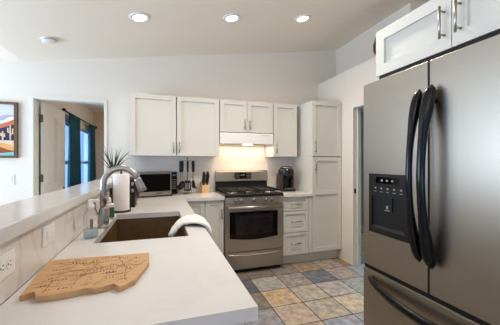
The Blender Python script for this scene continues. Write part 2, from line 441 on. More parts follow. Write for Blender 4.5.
cabinet('wall_cabinet', 'wide two-door white wall cabinet above the microwave', -.338, .716, F, 3.79, 1.40, 2.132,
        [(-.336, .186-.006, 1.402, 2.13, (), 'door'), (.186+.006, .714, 1.402, 2.13, (), 'door')],
        [((.150, F, 1.44), (.150, F, 1.57)), ((.222, F, 1.44), (.222, F, 1.57))], 'white wall cabinets')
cabinet('wall_cabinet', 'short two-door white wall cabinet directly above the range hood', .724, 1.456, F, 3.79, 1.715, 2.132,
        [(.726, 1.086, 1.717, 2.13, (), 'door'), (1.092, 1.454, 1.717, 2.13, (), 'door')],
        [((1.052, F, 1.755), (1.052, F, 1.885)), ((1.126, F, 1.755), (1.126, F, 1.885))], 'white wall cabinets')
cabinet('wall_cabinet', 'narrow one-door white wall cabinet above the coffee maker', 1.464, 1.822, F, 3.79, 1.40, 2.132,
        [(1.468, 1.820, 1.402, 2.13, (), 'door')], [((1.505, F, 1.445), (1.505, F, 1.575))], 'white wall cabinets')
B = 3.19
cabinet('pantry_cabinet', 'tall white pantry cabinet standing between drawers and right wall', 1.889, 2.347, B, 3.797, .13, 2.135,
        [(1.893, 2.343, 1.402, 2.132, (), 'door'), (1.893, 2.343, .145, 1.392, (.775,), 'door')],
        [((1.935, B, 1.45), (1.935, B, 1.60)), ((1.935, B, 1.215), (1.935, B, 1.365))], toe=1)
dc = cabinet('drawer_cabinet', 'white base cabinet of three drawers right of the stove', 1.464, 1.887, B, 3.797, .13, .88,
        [(1.468, 1.832, .705, .876, (), 'drawer'), (1.468, 1.832, .428, .697, (), 'drawer'), (1.468, 1.832, .142, .420, (), 'drawer')],
        [((1.575, B, .79), (1.725, B, .79)), ((1.575, B, .565), (1.725, B, .565)), ((1.575, B, .285), (1.725, B, .285))], toe=1)
part('face_stile', BM().box(1.838, 1.887, B, B+.0225, .142, .876), M_cab, dc)
cabinet('base_cabinet', 'white base cabinet left of the stove under the corner worktop', .262, .712, B, 3.797, .13, .88,
        [(.264, .486, .142, .876, (), 'door'), (.492, .708, .142, .876, (), 'door')],
        [None, ((.684, B, .66), (.684, B, .79))], toe=1, rails=.05)

# peninsula cabinet run, facing +x, hollow around the sink
t = thing('peninsula_cabinet', 'long white peninsula base cabinet under the sink worktop', 'cabinet', (-.1, 1.9, 0))
b = BM(); b.box(-.422, .212, .765, .785, .10, .88); b.box(-.422, .212, 3.765, 3.785, .10, .88)
b.box(-.424, -.408, .785, 3.765, .10, .88); b.box(-.408, .212, .785, 3.765, .10, .12); b.box(-.40, .15, .80, 3.75, 0, .10)
b.box(.196, .212, .785, 3.765, .12, .88)
part('carcass', b, M_cab, t)
for k in range(5):
    y0 = .768+k*.478
    d = part('door', BM().shaker((.233, y0+.004, .142), (0, 1, 0), (1, 0, 0), .470, .734), M_cab, t)
    yy = y0+(.43 if k % 2 == 0 else .045)
    part('handle', BM().pull((.233, yy, .66), (.233, yy, .79), (1, 0, 0)), M_nick, d)

# worktops
SX = (-.318, .146); SY = (1.535, 2.335)
b = BM(); b.cells([-.425, SX[0], SX[1], .258, .712], [.723, SY[0], SY[1], 3.160, 3.789], {(1, 1), (3, 0), (3, 1), (3, 2)}, XY, .882, .92)
single('worktop', b, M_quartz, 'white quartz L-shaped worktop holding the sink and microwave', 'worktop', (0, 2, .882))
b = BM(); b.box(1.464, 1.887, 3.160, 3.789, .882, .92, .003)
single('worktop', b, M_quartz, 'short white quartz worktop under the coffee maker', 'worktop', (1.67, 3.47, .882))

# sink: rim under the cut-out, sloped walls, floor and drain
t = thing('kitchen_sink', 'brown rectangular undermount sink set into the worktop', 'sink', (-.086, 1.935, .66))
b = BM()
def ring(x0, x1, y0, y1, z): return [(x0, y0, z), (x1, y0, z), (x1, y1, z), (x0, y1, z)]
def loft(b, rings):
    vs = [[b.b.verts.new(p) for p in r] for r in rings]
    for r0, r1 in zip(vs, vs[1:]):
        for k in range(4): b.b.faces.new([r0[k], r0[(k+1) % 4], r1[(k+1) % 4], r1[k]])
    return vs
i0 = .006
vs = loft(b, [ring(SX[0]-.03, SX[1]+.03, SY[0]-.03, SY[1]+.03, .867), ring(SX[0]-.03, SX[1]+.03, SY[0]-.03, SY[1]+.03, .8805),
              ring(SX[0]-i0, SX[1]+i0, SY[0]-i0, SY[1]+i0, .8805), ring(SX[0]+.01, SX[1]-.01, SY[0]+.01, SY[1]-.01, .69),
              ring(SX[0]+.02, SX[1]-.02, SY[0]+.02, SY[1]-.02, .68)])
b.b.faces.new(vs[-1])
vs2 = loft(b, [ring(SX[0]-.03, SX[1]+.03, SY[0]-.03, SY[1]+.03, .867), ring(SX[0]-.012, SX[1]+.012, SY[0]-.012, SY[1]+.012, .865), ring(SX[0]-.01, SX[1]+.01, SY[0]-.01, SY[1]+.01, .665)])
b.b.faces.new(vs2[-1][::-1])
bmesh.ops.remove_doubles(b.b, verts=b.b.verts, dist=.0005)
part('basin', b, M_sink, t)
part('drain', BM().lathe((-.086, 2.05, .6805), [(0, .004), (.02, .003), (.035, .004), (.045, .002), (.045, 0)], 20), M_nick, t)

# ------------------------------------------------------------------ stove
t = thing('gas_stove', 'stainless steel gas stove between the white base cabinets', 'stove', (1.088, 3.45, 0))
x0, x1 = .716, 1.460; fy = 3.14
b = BM(); b.box(x0, x1, fy+.03, 3.74, .045, .905); part('body', b, M_steel, t)
b = BM(); b.box(x0+.02, x1-.02, fy+.06, 3.72, 0, .045); part('plinth', b, M_dark, t)
b = BM(); b.prism([(fy, .83), (fy+.03, .83), (fy+.03, .907), (fy+.012, .907)], YZ, x0, x1); part('control_panel', b, M_steel, t)
b = BM(); b.box(x0-.0005, x1+.0005, fy+.002, 3.66, .907, .942, .006); part('cooktop', b, M_black, t)
for xk in (.848, .917, 1.075, 1.225, 1.300):
    k = part('knob', BM().lathe((xk, fy+.008, .868), [(0, .038), (.016, .036), (.019, .03), (.021, .004), (.025, 0)], 16, (0, -1, .15)), M_nick, t)
    part('pointer', BM().box(xk-.003, xk+.003, fy-.034, fy-.008, .856, .89), M_black, k)
# oven door, its window and bar handle
b = BM(); b.box(x0+.002, x1-.002, fy, fy+.028, .266, .822, .004); d = part('oven_door', b, M_steel, t)
pl = [(.768, .735), (.768, .425)]+[(.768+.61*k/8, .425-.028*math.sin(PI*k/8)) for k in range(1, 8)]+[(1.378, .425), (1.378, .735)]
b = BM(); b.prism(pl, XZ, fy-.003, fy+.002); w = part('oven_window', b, M_bglass, d)
pl2 = [(.84, .705), (.84, .465), (1.306, .465), (1.306, .705)]
b = BM(); b.prism(pl2, XZ, fy-.0045, fy-.002); part('inner_glass', b, mat('smoked_glass', (34, 28, 30), .06, var=.5, scale=6), d)
b = BM(); b.tube([(x0+.03, fy-.045, .786), (x1-.03, fy-.045, .786)], (.016, .012) and [(.020, .012)]*2, 12)
for xx in (x0+.06, x1-.06): b.tube([(xx, fy-.045, .786), (xx, fy+.002, .786)], .011, 8)
part('door_handle', b, M_steel, d)
# storage drawer with a curved pull lip
b = BM(); b.box(x0+.002, x1-.002, fy+.004, fy+.03, .052, .256, .004); d = part('drawer', b, M_steel, t)
b = BM()
lip = [(x0+.03+(x1-x0-.06)*k/16, .232-.018*math.sin(PI*k/16)) for k in range(17)]
b.tube([(a, fy-.012, z) for a, z in lip], [(.012, .016)]*17, 8); part('pull_lip', b, M_steel, d)
# back guard with display
b = BM(); b.box(x0+.005, x1-.005, 3.695, 3.775, .905, 1.066); part('rear_riser', b, M_dark, t)
b = BM(); b.prism([(3.675, 1.065), (3.775, 1.065), (3.775, 1.21), (3.715, 1.21), (3.69, 1.19)], YZ, x0, x1); g = part('back_guard', b, M_steel, t)
fnb = lambda a, z: (a, 3.665+.025*(z-.985)/.205-.0025, z)
def onguard(b, a0, a1, z0, z1, o=0.):
    q = [Vector(fnb(a0, z0)), Vector(fnb(a1, z0)), Vector(fnb(a1, z1)), Vector(fnb(a0, z1))]
    n = Vector((0, -1, .12)).normalized()
    A = [b.b.verts.new(p+n*(o+.001)) for p in q]; B_ = [b.b.verts.new(p-n*.004) for p in q]
    b.b.faces.new(A); b.b.faces.new(B_[::-1])
    for k in range(4): b.b.faces.new([A[k], B_[k], B_[(k+1) % 4], A[(k+1) % 4]])
b = BM(); onguard(b, .968, 1.208, 1.095, 1.180); b.mark()
for a in (.985, 1.005, 1.025, 1.145, 1.165, 1.185):
    for z in (1.112, 1.135, 1.158): onguard(b, a, a+.011, z, z+.008, .001)
ds = part('display', b.paint(1), [M_bglass, mat('button_grey', (120, 118, 112), .4)], g)
b = BM(); onguard(b, 1.06, 1.115, 1.135, 1.158, .001); part('clock_window', b, mat('dim_green_display', (70, 92, 76), .2), ds)
# burners and grates
for bx, by, r in ((.845, 3.29, .045), (.845, 3.53, .036), (1.088, 3.41, .05), (1.33, 3.29, .05), (1.33, 3.53, .036)):
    bu = part('burner', BM().lathe((bx, by, .941), [(r+.012, 0), (r+.01, .01), (r, .012), (r, .016), (0, .016)], 20), M_nick, t)
    part('burner_cap', BM().lathe((bx, by, .957), [(r, 0), (r, .006), (r-.006, .009), (0, .009)], 20), M_iron, bu)
for gx0, gx1 in ((.730, .965), (.972, 1.204), (1.211, 1.446)):
    b = BM(); gy0, gy1 = 3.18, 3.645; zt = .978
    bar = lambda p, q, w=.006: b.tube([p, q], [(.008, w)]*2, 6)
    bar((gx0, gy0, zt), (gx1, gy0, zt)); bar((gx0, gy1, zt), (gx1, gy1, zt)); bar((gx0, gy0, zt), (gx0, gy1, zt)); bar((gx1, gy0, zt), (gx1, gy1, zt))
    cx = (gx0+gx1)/2; cy = (gy0+gy1)/2
    bar((cx, gy0, zt), (cx, gy1, zt)); bar((gx0, cy, zt), (gx1, cy, zt))
    bar((gx0, (gy0+cy)/2, zt), (gx1, (gy0+cy)/2, zt)); bar((gx0, (gy1+cy)/2, zt), (gx1, (gy1+cy)/2, zt))
    for px in (gx0, gx1):
        for py in (gy0, cy, gy1): b.tube([(px, py, .940), (px, py, zt)], .007, 6)
    part('grate', b, M_iron, t)

# range hood
t = thing('range_hood', 'white under-cabinet range hood with lit lamp above the stove', 'range hood', (1.09, 3.6, 1.56))
b = BM(); b.prism([(3.468, 1.562), (3.79, 1.562), (3.79, 1.707), (3.478, 1.707), (3.468, 1.695)], YZ, .724, 1.454)
part('shell', b, M_white, t)
b = BM(); b.box(.80, 1.38, 3.52, 3.75, 1.555, 1.563); f = part('grease_filter', b, M_steel, t)
b = BM(); b.box(1.04, 1.165, 3.475, 3.515, 1.551, 1.563, .003); part('lamp_lens', b, emit('warm_lens', (255, 236, 205), 6), t)
b = BM()
for k in range(4): b.box(1.28+k*.034, 1.305+k*.034, 3.4655, 3.47, 1.678, 1.684)
part('switch', b, M_nick, t)
b = BM(); b.box(1.05, 1.20, 3.464, 3.47, 1.568, 1.569) if False else b.box(.726, 1.452, 3.4665, 3.47, 1.562, 1.566); part('lower_edge', b, M_nick, t)
hl = area('hood_lamp', (1.10, 3.60, 1.545), (1.10, 3.63, 1.0), .68, .28, 2.9, (1.0, .78, .54)); hl.parent = None

# ------------------------------------------------------------------ refrigerator
FX = 1.15
t = thing('refrigerator', 'large stainless french-door refrigerator standing at the right', 'refrigerator', (1.55, .93, 0))
b = BM(); b.box(1.235, 2.0, .515, 1.352, .02, 1.752, .004); part('cabinet_body', b, mat('grey_side_panel', (120, 118, 114), .45, .2), t)
b = BM(); b.box(1.28, 1.95, .54, 1.33, 0, .02); part('feet', b, M_dark, t)
b = BM(); b.box(1.212, 1.236, .52, 1.347, .06, 1.75); b.box(1.152, 1.22, .9315, .9405, .73, 1.773); b.box(1.156, 1.22, .515, 1.352, .705, .726); part('gasket_gap_shade', b, M_dark, t)  # door seal, plus dark strips that stand in for shade in the gaps
def fdoor(name, y0, y1, z0, z1):
    b = BM(); b.box(FX, 1.211, y0, y1, z0, z1, .003, 2)
    return part(name, b, M_fsteel, t)
dl = fdoor('door', .941, 1.356, .727, 1.779)
dr = fdoor('door', .511, .931, .727, 1.779)
fz = fdoor('freezer_drawer', .511, 1.356, .07, .704)
b = BM(); b.box(1.20, 1.235, .53, 1.34, .02, .07); part('kick_plate', b, M_black, t)
for y in (.56, 1.30):
    b = BM(); b.box(1.17, 1.27, y-.03, y+.03, 1.752, 1.775, .004); part('hinge_cover', b, M_black, t)
def bow(yc, z0, z1, yb, m=1.):
    """curved pull: thick pads at both ends, slim bowed middle leaning sideways"""
    pts = []; rad = []
    for k in range(45):
        s = k/44; a = math.sin(PI*s); e = abs(2*s-1)
        pts.append((FX-.024-.058*a**.8, yc+yb*a, z0+(z1-z0)*s))
        bump = math.exp(-((e-.80)/.26)**2)
        tip = math.sqrt(max(.02, 1-max(0, (e-.88)/.12)**2))
        rad.append(((.014+.010*bump)*tip*m, (.0145+.0075*bump)*tip*m))
    # the ring's first axis lies along x here
    bb = BM(); rings = []
    for (p, (wx, wy)) in zip(pts, rad):
        rings.append([bb.b.verts.new((p[0]+wx*math.cos(2*PI*q/14), p[1]+wy*math.sin(2*PI*q/14), p[2])) for q in range(14)])
    for r0, r1 in zip(rings, rings[1:]):
        for q in range(14): bb.b.faces.new([r0[q], r0[(q+1) % 14], r1[(q+1) % 14], r1[q]]).smooth = True
    bb.b.faces.new(rings[0][::-1]); bb.b.faces.new(rings[-1])
    for zz in (z0+.07, z1-.07): bb.tube([(FX+.004, yc, zz), (FX-.03, yc, zz)], .009, 8)
    return bb
part('handle', bow(.960, .865, 1.655, .006), M_handle, dl)
part('handle', bow(.900, .855, 1.660, .006, 1.2), M_handle, dr)
bb = BM(); rings = []
for k in range(25):
    s = k/24; a = math.sin(PI*s)**.7; y = .575+.72*s
    e = abs(2*s-1); w = .010+.008*(1-e**4)
    rings.append([bb.b.verts.new((FX-.012-.05*a+w*.8*math.cos(2*PI*q/12), y, .660-.035*math.sin(PI*s)**.8+w*1.25*math.sin(2*PI*q/12))) for q in range(12)])
for r0, r1 in zip(rings, rings[1:]):
    for q in range(12): bb.b.faces.new([r0[q], r0[(q+1) % 12], r1[(q+1) % 12], r1[q]]).smooth = True
bb.b.faces.new(rings[0][::-1]); bb.b.faces.new(rings[-1])
part('handle', bb, M_handle, fz)
# water and ice dispenser in the left door
y0, y1, z0, z1 = 1.036, 1.300, .928, 1.258
b = BM(); b.cells([y0, y0+.022, y1-.022, y1], [z0, z0+.03, z1-.125, z1], {(1, 1)}, YZ, FX-.009, FX+.004)
disp = b.mark()
b = BM(); b.quad([(FX-.0005, y0+.02, z0+.02), (FX-.0005, y1-.02, z0+.02), (FX-.0005, y1-.02, z1-.12), (FX-.0005, y0+.02, z1-.12)])
b.prism([(FX-.008, z0+.03), (FX-.0005, z0+.045), (FX-.0005, z0+.03)], lambda a, z, y: (a, y, z), y0+.022, y1-.022)
b.box(FX-.008, FX-.0005, 1.135, 1.195, z1-.20, z1-.125, .002)
part('dispenser_recess', b, mat('matte_black_recess', (14, 14, 15), .5), dl)
b = BM(); b.box(FX-.0105, FX-.008, 1.09, 1.245, z1-.052, z1-.018); part('dispenser_display', b, M_bglass, dl)
M_ink = mat('pale_icon_print', (165, 167, 168), .5)
b = disp; q = FX-.0108
for k in range(5):
    yy = 1.075+k*.043
    b.box(q, q+.003, yy-.004, yy+.006, z1-.083, z1-.074); b.box(q, q+.003, yy-.008, yy+.010, z1-.098, z1-.095)
for yy in (1.13, 1.165, 1.20): b.box(q-.001, q+.001, yy-.006, yy+.006, z1-.040, z1-.030)
b.box(FX-.0095, FX-.0075, 1.16, 1.172, z1-.185, z1-.168); b.box(FX-.0095, FX-.0075, 1.15, 1.182, z1-.195, z1-.191)
part('dispenser', disp.paint(1), [M_black, M_ink], dl)

# cabinet over the refrigerator
t = thing('fridge_cabinet', 'bright white two-door cabinet above the refrigerator', 'cabinet', (1.8, .9, 1.834))
b = BM(); b.box(1.261, 2.348, .445, 1.353, 1.834, 2.106); part('carcass', b, M_cab, t)
b = BM(); b.box(1.243, 1.30, .45, 1.33, 1.812, 1.8335); part('gap_shade_strip', b, M_dark, t)  # dark strip added to stand in for the shade under the cabinet
for (a0, a1, hy) in ((.899, 1.353, .930), (.445, .895, .858)):
    d = part('door', BM().shaker((1.24, a0, 1.836), (0, 1, 0), (-1, 0, 0), a1-a0, .268, .062), M_cab, t)
    part('handle', BM().pull((1.24, hy, 1.883), (1.24, hy, 2.03), (-1, 0, 0), .0062, .032), M_nick, d)

# ------------------------------------------------------------------ ceiling fittings
tilt = -math.atan(.155)
def downlight(x, y, power, col=(1, .82, .64)):
    l = bpy.data.lights.new('downlight', 'SPOT'); l.energy = power; l.spot_size = 2.6; l.spot_blend = .9; l.shadow_soft_size = .06; l.color = col
    o = bpy.data.objects.new('downlight', l); C.objects.link(o); o.location = (x, y, zc(x)-.03)
t0 = None
LL = ['leftmost of the three lit recessed ceiling lights', 'middle of the three lit recessed ceiling lights above the stove side', 'rightmost of the three lit recessed ceiling lights']
for k, x in enumerate((-.187, .701, 1.526)):
    loc = (x, 2.778, zc(x))
    if t0 is None:
        t0 = thing('recessed_light', LL[0], 'ceiling light', loc, 0, 'recessed ceiling lights')
        part('trim_ring', BM().lathe((0, 0, 0), [(.062, .0), (.064, -.012), (.088, -.008), (.096, .0)], 32), M_white, t0, False)
        part('lamp_disc', BM().lathe((0, 0, 0), [(0, -.006), (.062, -.006), (.062, 0)], 32), emit('warm_white_lamp', (255, 246, 232), 14), t0, False)
        t0.rotation_euler = (0, tilt, 0); o = t0
    else: o = dup(t0, loc, LL[k], rot=(0, tilt, 0))
    downlight(x, 2.778, 19)
for x, y, lb in ((1.05, 1.9, 'unseen recessed ceiling light added to brighten the aisle floor'),):
    dup(t0, (x, y, zc(x)), lb, rot=(0, tilt, 0)); downlight(x, y, 105, (1, .93, .86))  # extra unseen downlight with copied fixture, added to brighten aisle and pantry
t = thing('smoke_detector', 'round white smoke detector on the sloped ceiling', 'smoke detector', (-1.058, 3.225, zc(-1.058)))
t.rotation_euler = (0, tilt, 0)
part('housing', BM().lathe((0, 0, 0), [(0, -.036), (.05, -.034), (.062, -.024), (.066, -.010), (.07, -.010), (.07, 0)], 28), M_white, t, False)
part('vent_ring', BM().lathe((0, 0, 0), [(.0645, -.0215), (.067, -.0215), (.067, -.0165), (.0645, -.0165)], 28), M_nick, t, False)

# ------------------------------------------------------------------ far-left door, curtains, picture, switch
R = Matrix.Rotation(math.radians(84), 4, 'Z'); hinge = Vector((-1.372, 3.93, 0))
t = bpy.data.objects.new('door_1', None); C.objects.link(t); t.location = hinge; t.rotation_euler = (0, 0, math.radians(86)); t['kind'] = 'structure'
Wd = .635
b = BM(); b.box(0.004, Wd, -.035, 0, .012, 2.045, .002)
def outline(b, pts, y):
    b.tube([(a, y, z) for a, z in pts+[pts[0], pts[1]]], .006, 6, False)
for side in (0, 1):
    xa, xb = (.095, .298) if side == 0 else (.337, .54)
    n = 8; arch = []
    for k in range(n+1):
        a = xa+(xb-xa)*k/n; u = (a-.095)/.445
        arch.append((a, 1.80+.10*abs(math.sin(PI*u))**1.5))
    for y in (0, -.035):
        outline(b, [(xa, 1.06), *arch, (xb, 1.06)], y)
        outline(b, [(xa, .20), (xa, .93), (xb, .93), (xb, .20)], y)
        ins = .03
        b.prism([(xa+ins, 1.09)]+[(a+(ins if a == xa else -ins if a == xb else 0), z-.035) for a, z in arch]+[(xb-ins, 1.09)], lambda a, z, d: (a, d, z), y-.003 if y == 0 else y-.004, y+.004 if y == 0 else y+.003)
        b.box(xa+ins, xb-ins, y-.004, y+.004, .23, .90)
part('door_slab', b, M_trim, t, False)
for z in (.25, 1.13, 1.85):
    b = BM(); b.cyl((0, .004, z-.045), (0, .004, z+.045), .008, 10); b.box(.004, .04, -.001, .003, z-.045, z+.045); b.box(-.003, .0, -.03, 0, z-.045, z+.045); part('hinge', b, M_brass, t, False)
b = BM(); b.lathe((Wd-.06, 0, .95), [(.032, 0), (.03, .008), (.012, .012), (.012, .035), (.026, .05), (.022, .07), (0, .074)], 16, (0, 1, 0))
b.lathe((Wd-.06, -.035, .95), [(.032, 0), (.03, .008), (.012, .012), (.012, .035), (.026, .05), (.022, .07), (0, .074)], 16, (0, -1, 0)); part('knob', b, M_bronze, t, False)

t = thing('curtain_rod', 'dark curtain rod over the window beyond the left doorway', 'curtain rod', (-1.37, 5.8, 2.10))
part('pole', BM().cyl((-1.37, 4.80, 2.10), (-1.37, 6.85, 2.10), .012), M_bronze, t)
for y in (4.77, 6.88): part('finial', BM().lathe((-1.37, y, 2.10), [(0, -.035), (.022, -.025), (.033, 0), (.022, .025), (0, .035)], 14, (0, 1, 0)), M_bronze, t)
for y in (4.86, 6.80): part('bracket', BM().box(-1.45, -1.365, y-.008, y+.008, 2.08, 2.10).box(-1.4505, -1.445, y-.02, y+.02, 2.05, 2.13), M_bronze, t)
def curtain(label, y0, y1, n):
    b = BM(); N_ = n*12; rows = 10; vs = []
    for r in range(rows+1):
        s = r/rows; z = 2.087-2.067*s
        vs.append([b.b.verts.new((-1.37+(.030+.020*s)*math.sin(2*PI*n*k/N_+.3*math.sin(3*s))+.006*math.sin(5*k/N_+7*s), y0+(y1-y0)*(k/N_)*(1-.05*math.sin(PI*s))+.01, z)) for k in range(N_+1)])
    for r in range(rows):
        for k in range(N_): b.b.faces.new([vs[r][k], vs[r][k+1], vs[r+1][k+1], vs[r+1][k]]).smooth = True
    o = single('curtain', b, M_teal, label, 'curtain', (-1.37, (y0+y1)/2, 2.1), 'teal curtains')
    md = o.modifiers.new('thick', 'SOLIDIFY'); md.thickness = .003
curtain('wide teal curtain hanging nearer the open white door', 5.0, 5.62, 5)
curtain('narrow teal curtain hanging at the far end of the rod', 6.28, 6.78, 4)

# picture on the back wall
t = thing('framed_picture', 'desert cactus picture in a brown frame left of the doorway', 'picture', (-1.79, 3.79, 1.37))
X0, X1, Z0, Z1 = -2.05, -1.537, 1.371, 1.997
b = BM(); b.cells([X0, X0+.03, X1-.03, X1], [Z0, Z0+.025, Z1-.025, Z1], {(1, 1)}, XZ, 3.765, 3.799); part('frame', b, M_frame, t)
cols = [(206, 208, 210), (172, 168, 182), (196, 106, 72), (52, 44, 74), (222, 196, 160), (150, 72, 48), (120, 196, 186), (232, 226, 222), (218, 160, 96)]
pm = [mat('print_colour', c_, .8, var=.05, scale=30) for c_ in cols]
b = BM(); L, Rr, D, U_ = X0+.028, X1-.028, Z0+.023, Z1-.023
def strip(lo, hi, mi, o):
    n = 14
    for k in range(n):
        a0, a1 = k/n, (k+1)/n; xx = lambda a: L+(Rr-L)*a
        b.quad([(xx(a0), 3.786-o, D+(U_-D)*lo(a0)), (xx(a1), 3.786-o, D+(U_-D)*lo(a1)), (xx(a1), 3.786-o, D+(U_-D)*hi(a1)), (xx(a0), 3.786-o, D+(U_-D)*hi(a0))], mi)
one = lambda a: 1.; zero = lambda a: 0.
strip(zero, one, 0, 0)
strip(lambda a: .66, lambda a: .76+.04*math.sin(9*a), 1, .0004)
strip(lambda a: .66, lambda a: .72+.045*math.sin(14*a+1), 7, .0008)
strip(lambda a: .30, lambda a: .50+.22*a*a, 2, .0012)
strip(lambda a: .30, lambda a: .40+.22*a**1.5, 3, .0016)
strip(lambda a: .0, lambda a: .31+.03*math.sin(6*a), 4, .0020)
strip(lambda a: .0, lambda a: .20+.05*math.sin(8*a+2), 8, .0024)
strip(lambda a: .0, lambda a: .15+.05*math.sin(7*a+4), 5, .0028)
strip(lambda a: .0, lambda a: .07+.02*math.sin(7*a), 6, .0032)
b.mark()
def cactus(xc, z0, h, s):
    for p in ([(xc, z0), (xc, z0+h)], [(xc, z0+h*.35), (xc+s, z0+h*.42), (xc+s, z0+h*.75)], [(xc, z0+h*.45), (xc-s, z0+h*.52), (xc-s, z0+h*.8)]):
        b.tube([(a, 3.7815, z) for a, z in p], [(.008, .0015)]*len(p), 6)
cactus(-1.605, 1.575, .17, .022); cactus(-1.675, 1.57, .10, .016); cactus(-1.86, 1.57, .15, .025)
part('print', b.paint(4), pm, t)

def plate(name, label, cat, kind, loc, U, V, N, w=.116, h=.072, group=None):
    """wall plate; U along its length, V across, N outward"""
    t = thing(name, label, cat, loc, 0, group); U, V, N, L0 = Vector(U), Vector(V), Vector(N), Vector(loc)
    fn = lambda a, b_, d: L0+U*a+V*b_+N*d
    b = BM(); b.prism([(-w/2, -h/2), (w/2, -h/2), (w/2, h/2), (-w/2, h/2)], fn, 0, .006, .002); part('cover_plate', b, M_white, t)
    if kind == 'outlet':
        for s in (-1, 1):
            b = BM(); b.prism([(s*.02+.0155*math.cos(2*PI*k/16), .0165*math.sin(2*PI*k/16)) for k in range(16)], fn, .005, .008); f = part('socket', b, M_white, t)
            b = BM()
            for (a, c_) in ((.004, .006), (.004, -.006)): b.prism([(s*.02+a-.004, c_-.0012), (s*.02+a+.004, c_-.0012), (s*.02+a+.004, c_+.0012), (s*.02+a-.004, c_+.0012)], fn, .0075, .0086)
            b.prism([(s*.02-.008+.003*math.cos(k), .003*math.sin(k)) for k in range(6)], fn, .0075, .0086)
            part('slots', b, M_dark, f)
    else:
        b = BM(); b.prism([(-.033, -.017), (.033, -.017), (.033, .017), (-.033, .017)], fn, .005, .0075); f = part('switch_surround', b, M_trim, t)
        b = BM(); b.prism([(-.028, -.012), (.028, -.012), (.028, .012), (-.028, .012)], lambda a, b_, d: fn(a, b_, d+(a*.09 if d > .007 else 0)), .006, .011); part('rocker', b, M_white, t)
    return t
plate('light_switch', 'white light switch on the wall below the framed picture', 'switch', 'switch', (-1.607, 3.80, 1.126), (0, 0, 1), (1, 0, 0), (0, -1, 0), .118, .068)
plate('wall_outlet', 'white outlet on the half wall near the bottom left edge', 'outlet', 'outlet', (-.426, .962, 1.026), (0, 1, 0), (0, 0, 1), (1, 0, 0))
plate('light_switch', 'white sideways switch on the half wall left of the clear bottle', 'switch', 'switch', (-.426, 1.292, 1.036), (0, 1, 0), (0, 0, 1), (1, 0, 0), .122, .076)
plate('wall_outlet', 'white outlet on the half wall behind the paper towel', 'outlet', 'outlet', (-.426, 2.57, 1.035), (0, 1, 0), (0, 0, 1), (1, 0, 0))

# round vase on the plant ledge
single('vase', BM().lathe((2.52, 2.585, 2.54), [(.05, 0), (.10, .03), (.14, .10), (.145, .17), (.12, .25), (.07, .29), (.06, .31), (.065, .33), (.055, .33), (.05, .30)], 32), M_terra,
       'round reddish brown vase on the ledge behind the fridge cabinet', 'vase', (2.52, 2.585, 2.54))

# ------------------------------------------------------------------ things on the peninsula
# faucet
fx, fy_ = -.336, 1.90
t = thing('kitchen_faucet', 'tall brushed nickel gooseneck faucet behind the sink', 'faucet', (fx, fy_, .92))
part('base', BM().lathe((fx, fy_, .92), [(.036, 0), (.036, .008), (.030, .012), (.032, .03), (.030, .07), (.023, .115), (.020, .125)], 20), M_nick, t)
pts = [(fx, fy_, 1.04), (fx, fy_, 1.12), (fx, fy_, 1.175)]; r_ = .100; zc_ = 1.184
for k in range(1, 16):
    a = PI-(PI-math.radians(18))*k/15; pts.append((fx+r_+r_*math.cos(a), fy_, zc_+r_*math.sin(a)))
part('gooseneck', BM().tube(pts, .0185, 14), M_nick, t)
e = Vector(pts[-1]); d = (Vector(pts[-1])-Vector(pts[-2])).normalized()
s = part('spray_head', BM().lathe(e-d*.004, [(.0215, 0), (.023, .01), (.0225, .02), (.024, .06), (.0265, .085), (.023, .09), (0, .09)], 16, d), M_nick, t)
part('spray_face', BM().lathe(e+d*.0855, [(.02, 0), (.02, .003), (0, .003)], 16, d), M_black, s)
b = BM(); b.tube([(fx-.03, fy_-.005, 1.0), (fx-.042, fy_-.01, 1.03), (fx-.045, fy_-.012, 1.075)], [.009, .007, .006], 8); l = part('lever', b, M_nick, t)
part('lever_tip', BM().lathe((fx-.045, fy_-.012, 1.075), [(.006, 0), (.011, .008), (.011, .02), (0, .026)], 12), M_bronze, l)

# clear soap bottle with white pump
bx, by = -.352, 1.655
t = thing('soap_bottle', 'clear bottle with white cap beside the faucet base', 'bottle', (bx, by, .92))
part('bottle_body', BM().lathe((bx, by, .92), [(.030, 0), (.035, .006), (.035, .115), (.030, .135), (.016, .150), (.016, .158)], 24), M_clear, t)
part('liquid', BM().lathe((bx, by, .923), [(.029, 0), (.0335, .004), (.0335, .045), (0, .045)], 24), M_water, t)
b = BM(); b.lathe((bx, by, 1.075), [(.020, 0), (.020, .018), (.015, .022), (.015, .034), (.012, .036)], 16); b.box(bx-.012, bx+.040, by-.009, by+.009, 1.108, 1.124, .004)
part('pump_cap', b, M_white, t)
b = BM()
for k in range(4):
    a0 = -PI/2+.1+k*.10; a1 = a0+.10
    b.quad([(bx+.0358*math.cos(a0), by+.0358*math.sin(a0), .975), (bx+.0358*math.cos(a1), by+.0358*math.sin(a1), .975), (bx+.0358*math.cos(a1), by+.0358*math.sin(a1), 1.025), (bx+.0358*math.cos(a0), by+.0358*math.sin(a0), 1.025)])
part('label_strip', b, mat('amber_label', (126, 104, 84), .5), t)

# dish-soap bottle with pink and green label
bx, by = -.345, 2.17
t = thing('dish_soap_bottle', 'small white bottle with pink and green label behind the faucet', 'bottle', (bx, by, .92))
sq = lambda w, d_: [(bx-w, by-d_), (bx+w, by-d_), (bx+w, by+d_), (bx-w, by+d_)]
b = BM(); b.box(bx-.030, bx+.030, by-.02, by+.02, .92, 1.03, .008); part('bottle_body', b, M_white, t)
b = BM(); b.lathe((bx, by, 1.028), [(.014, 0), (.014, .02), (.010, .022), (.010, .04), (.004, .046)], 14); part('cap', b, M_clear if False else M_pot, t)
b = BM(); b.box(bx-.0305, bx+.004, by-.021, by+.021, .935, 1.0); part('pink_label', b, mat('pink_label', (226, 130, 136), .5), t, label='pink label')
b = BM(); b.box(bx+.004, bx+.0305, by-.021, by+.021, .932, 1.004); part('green_label', b, mat('green_label', (20, 104, 84), .5), t, label='green label')

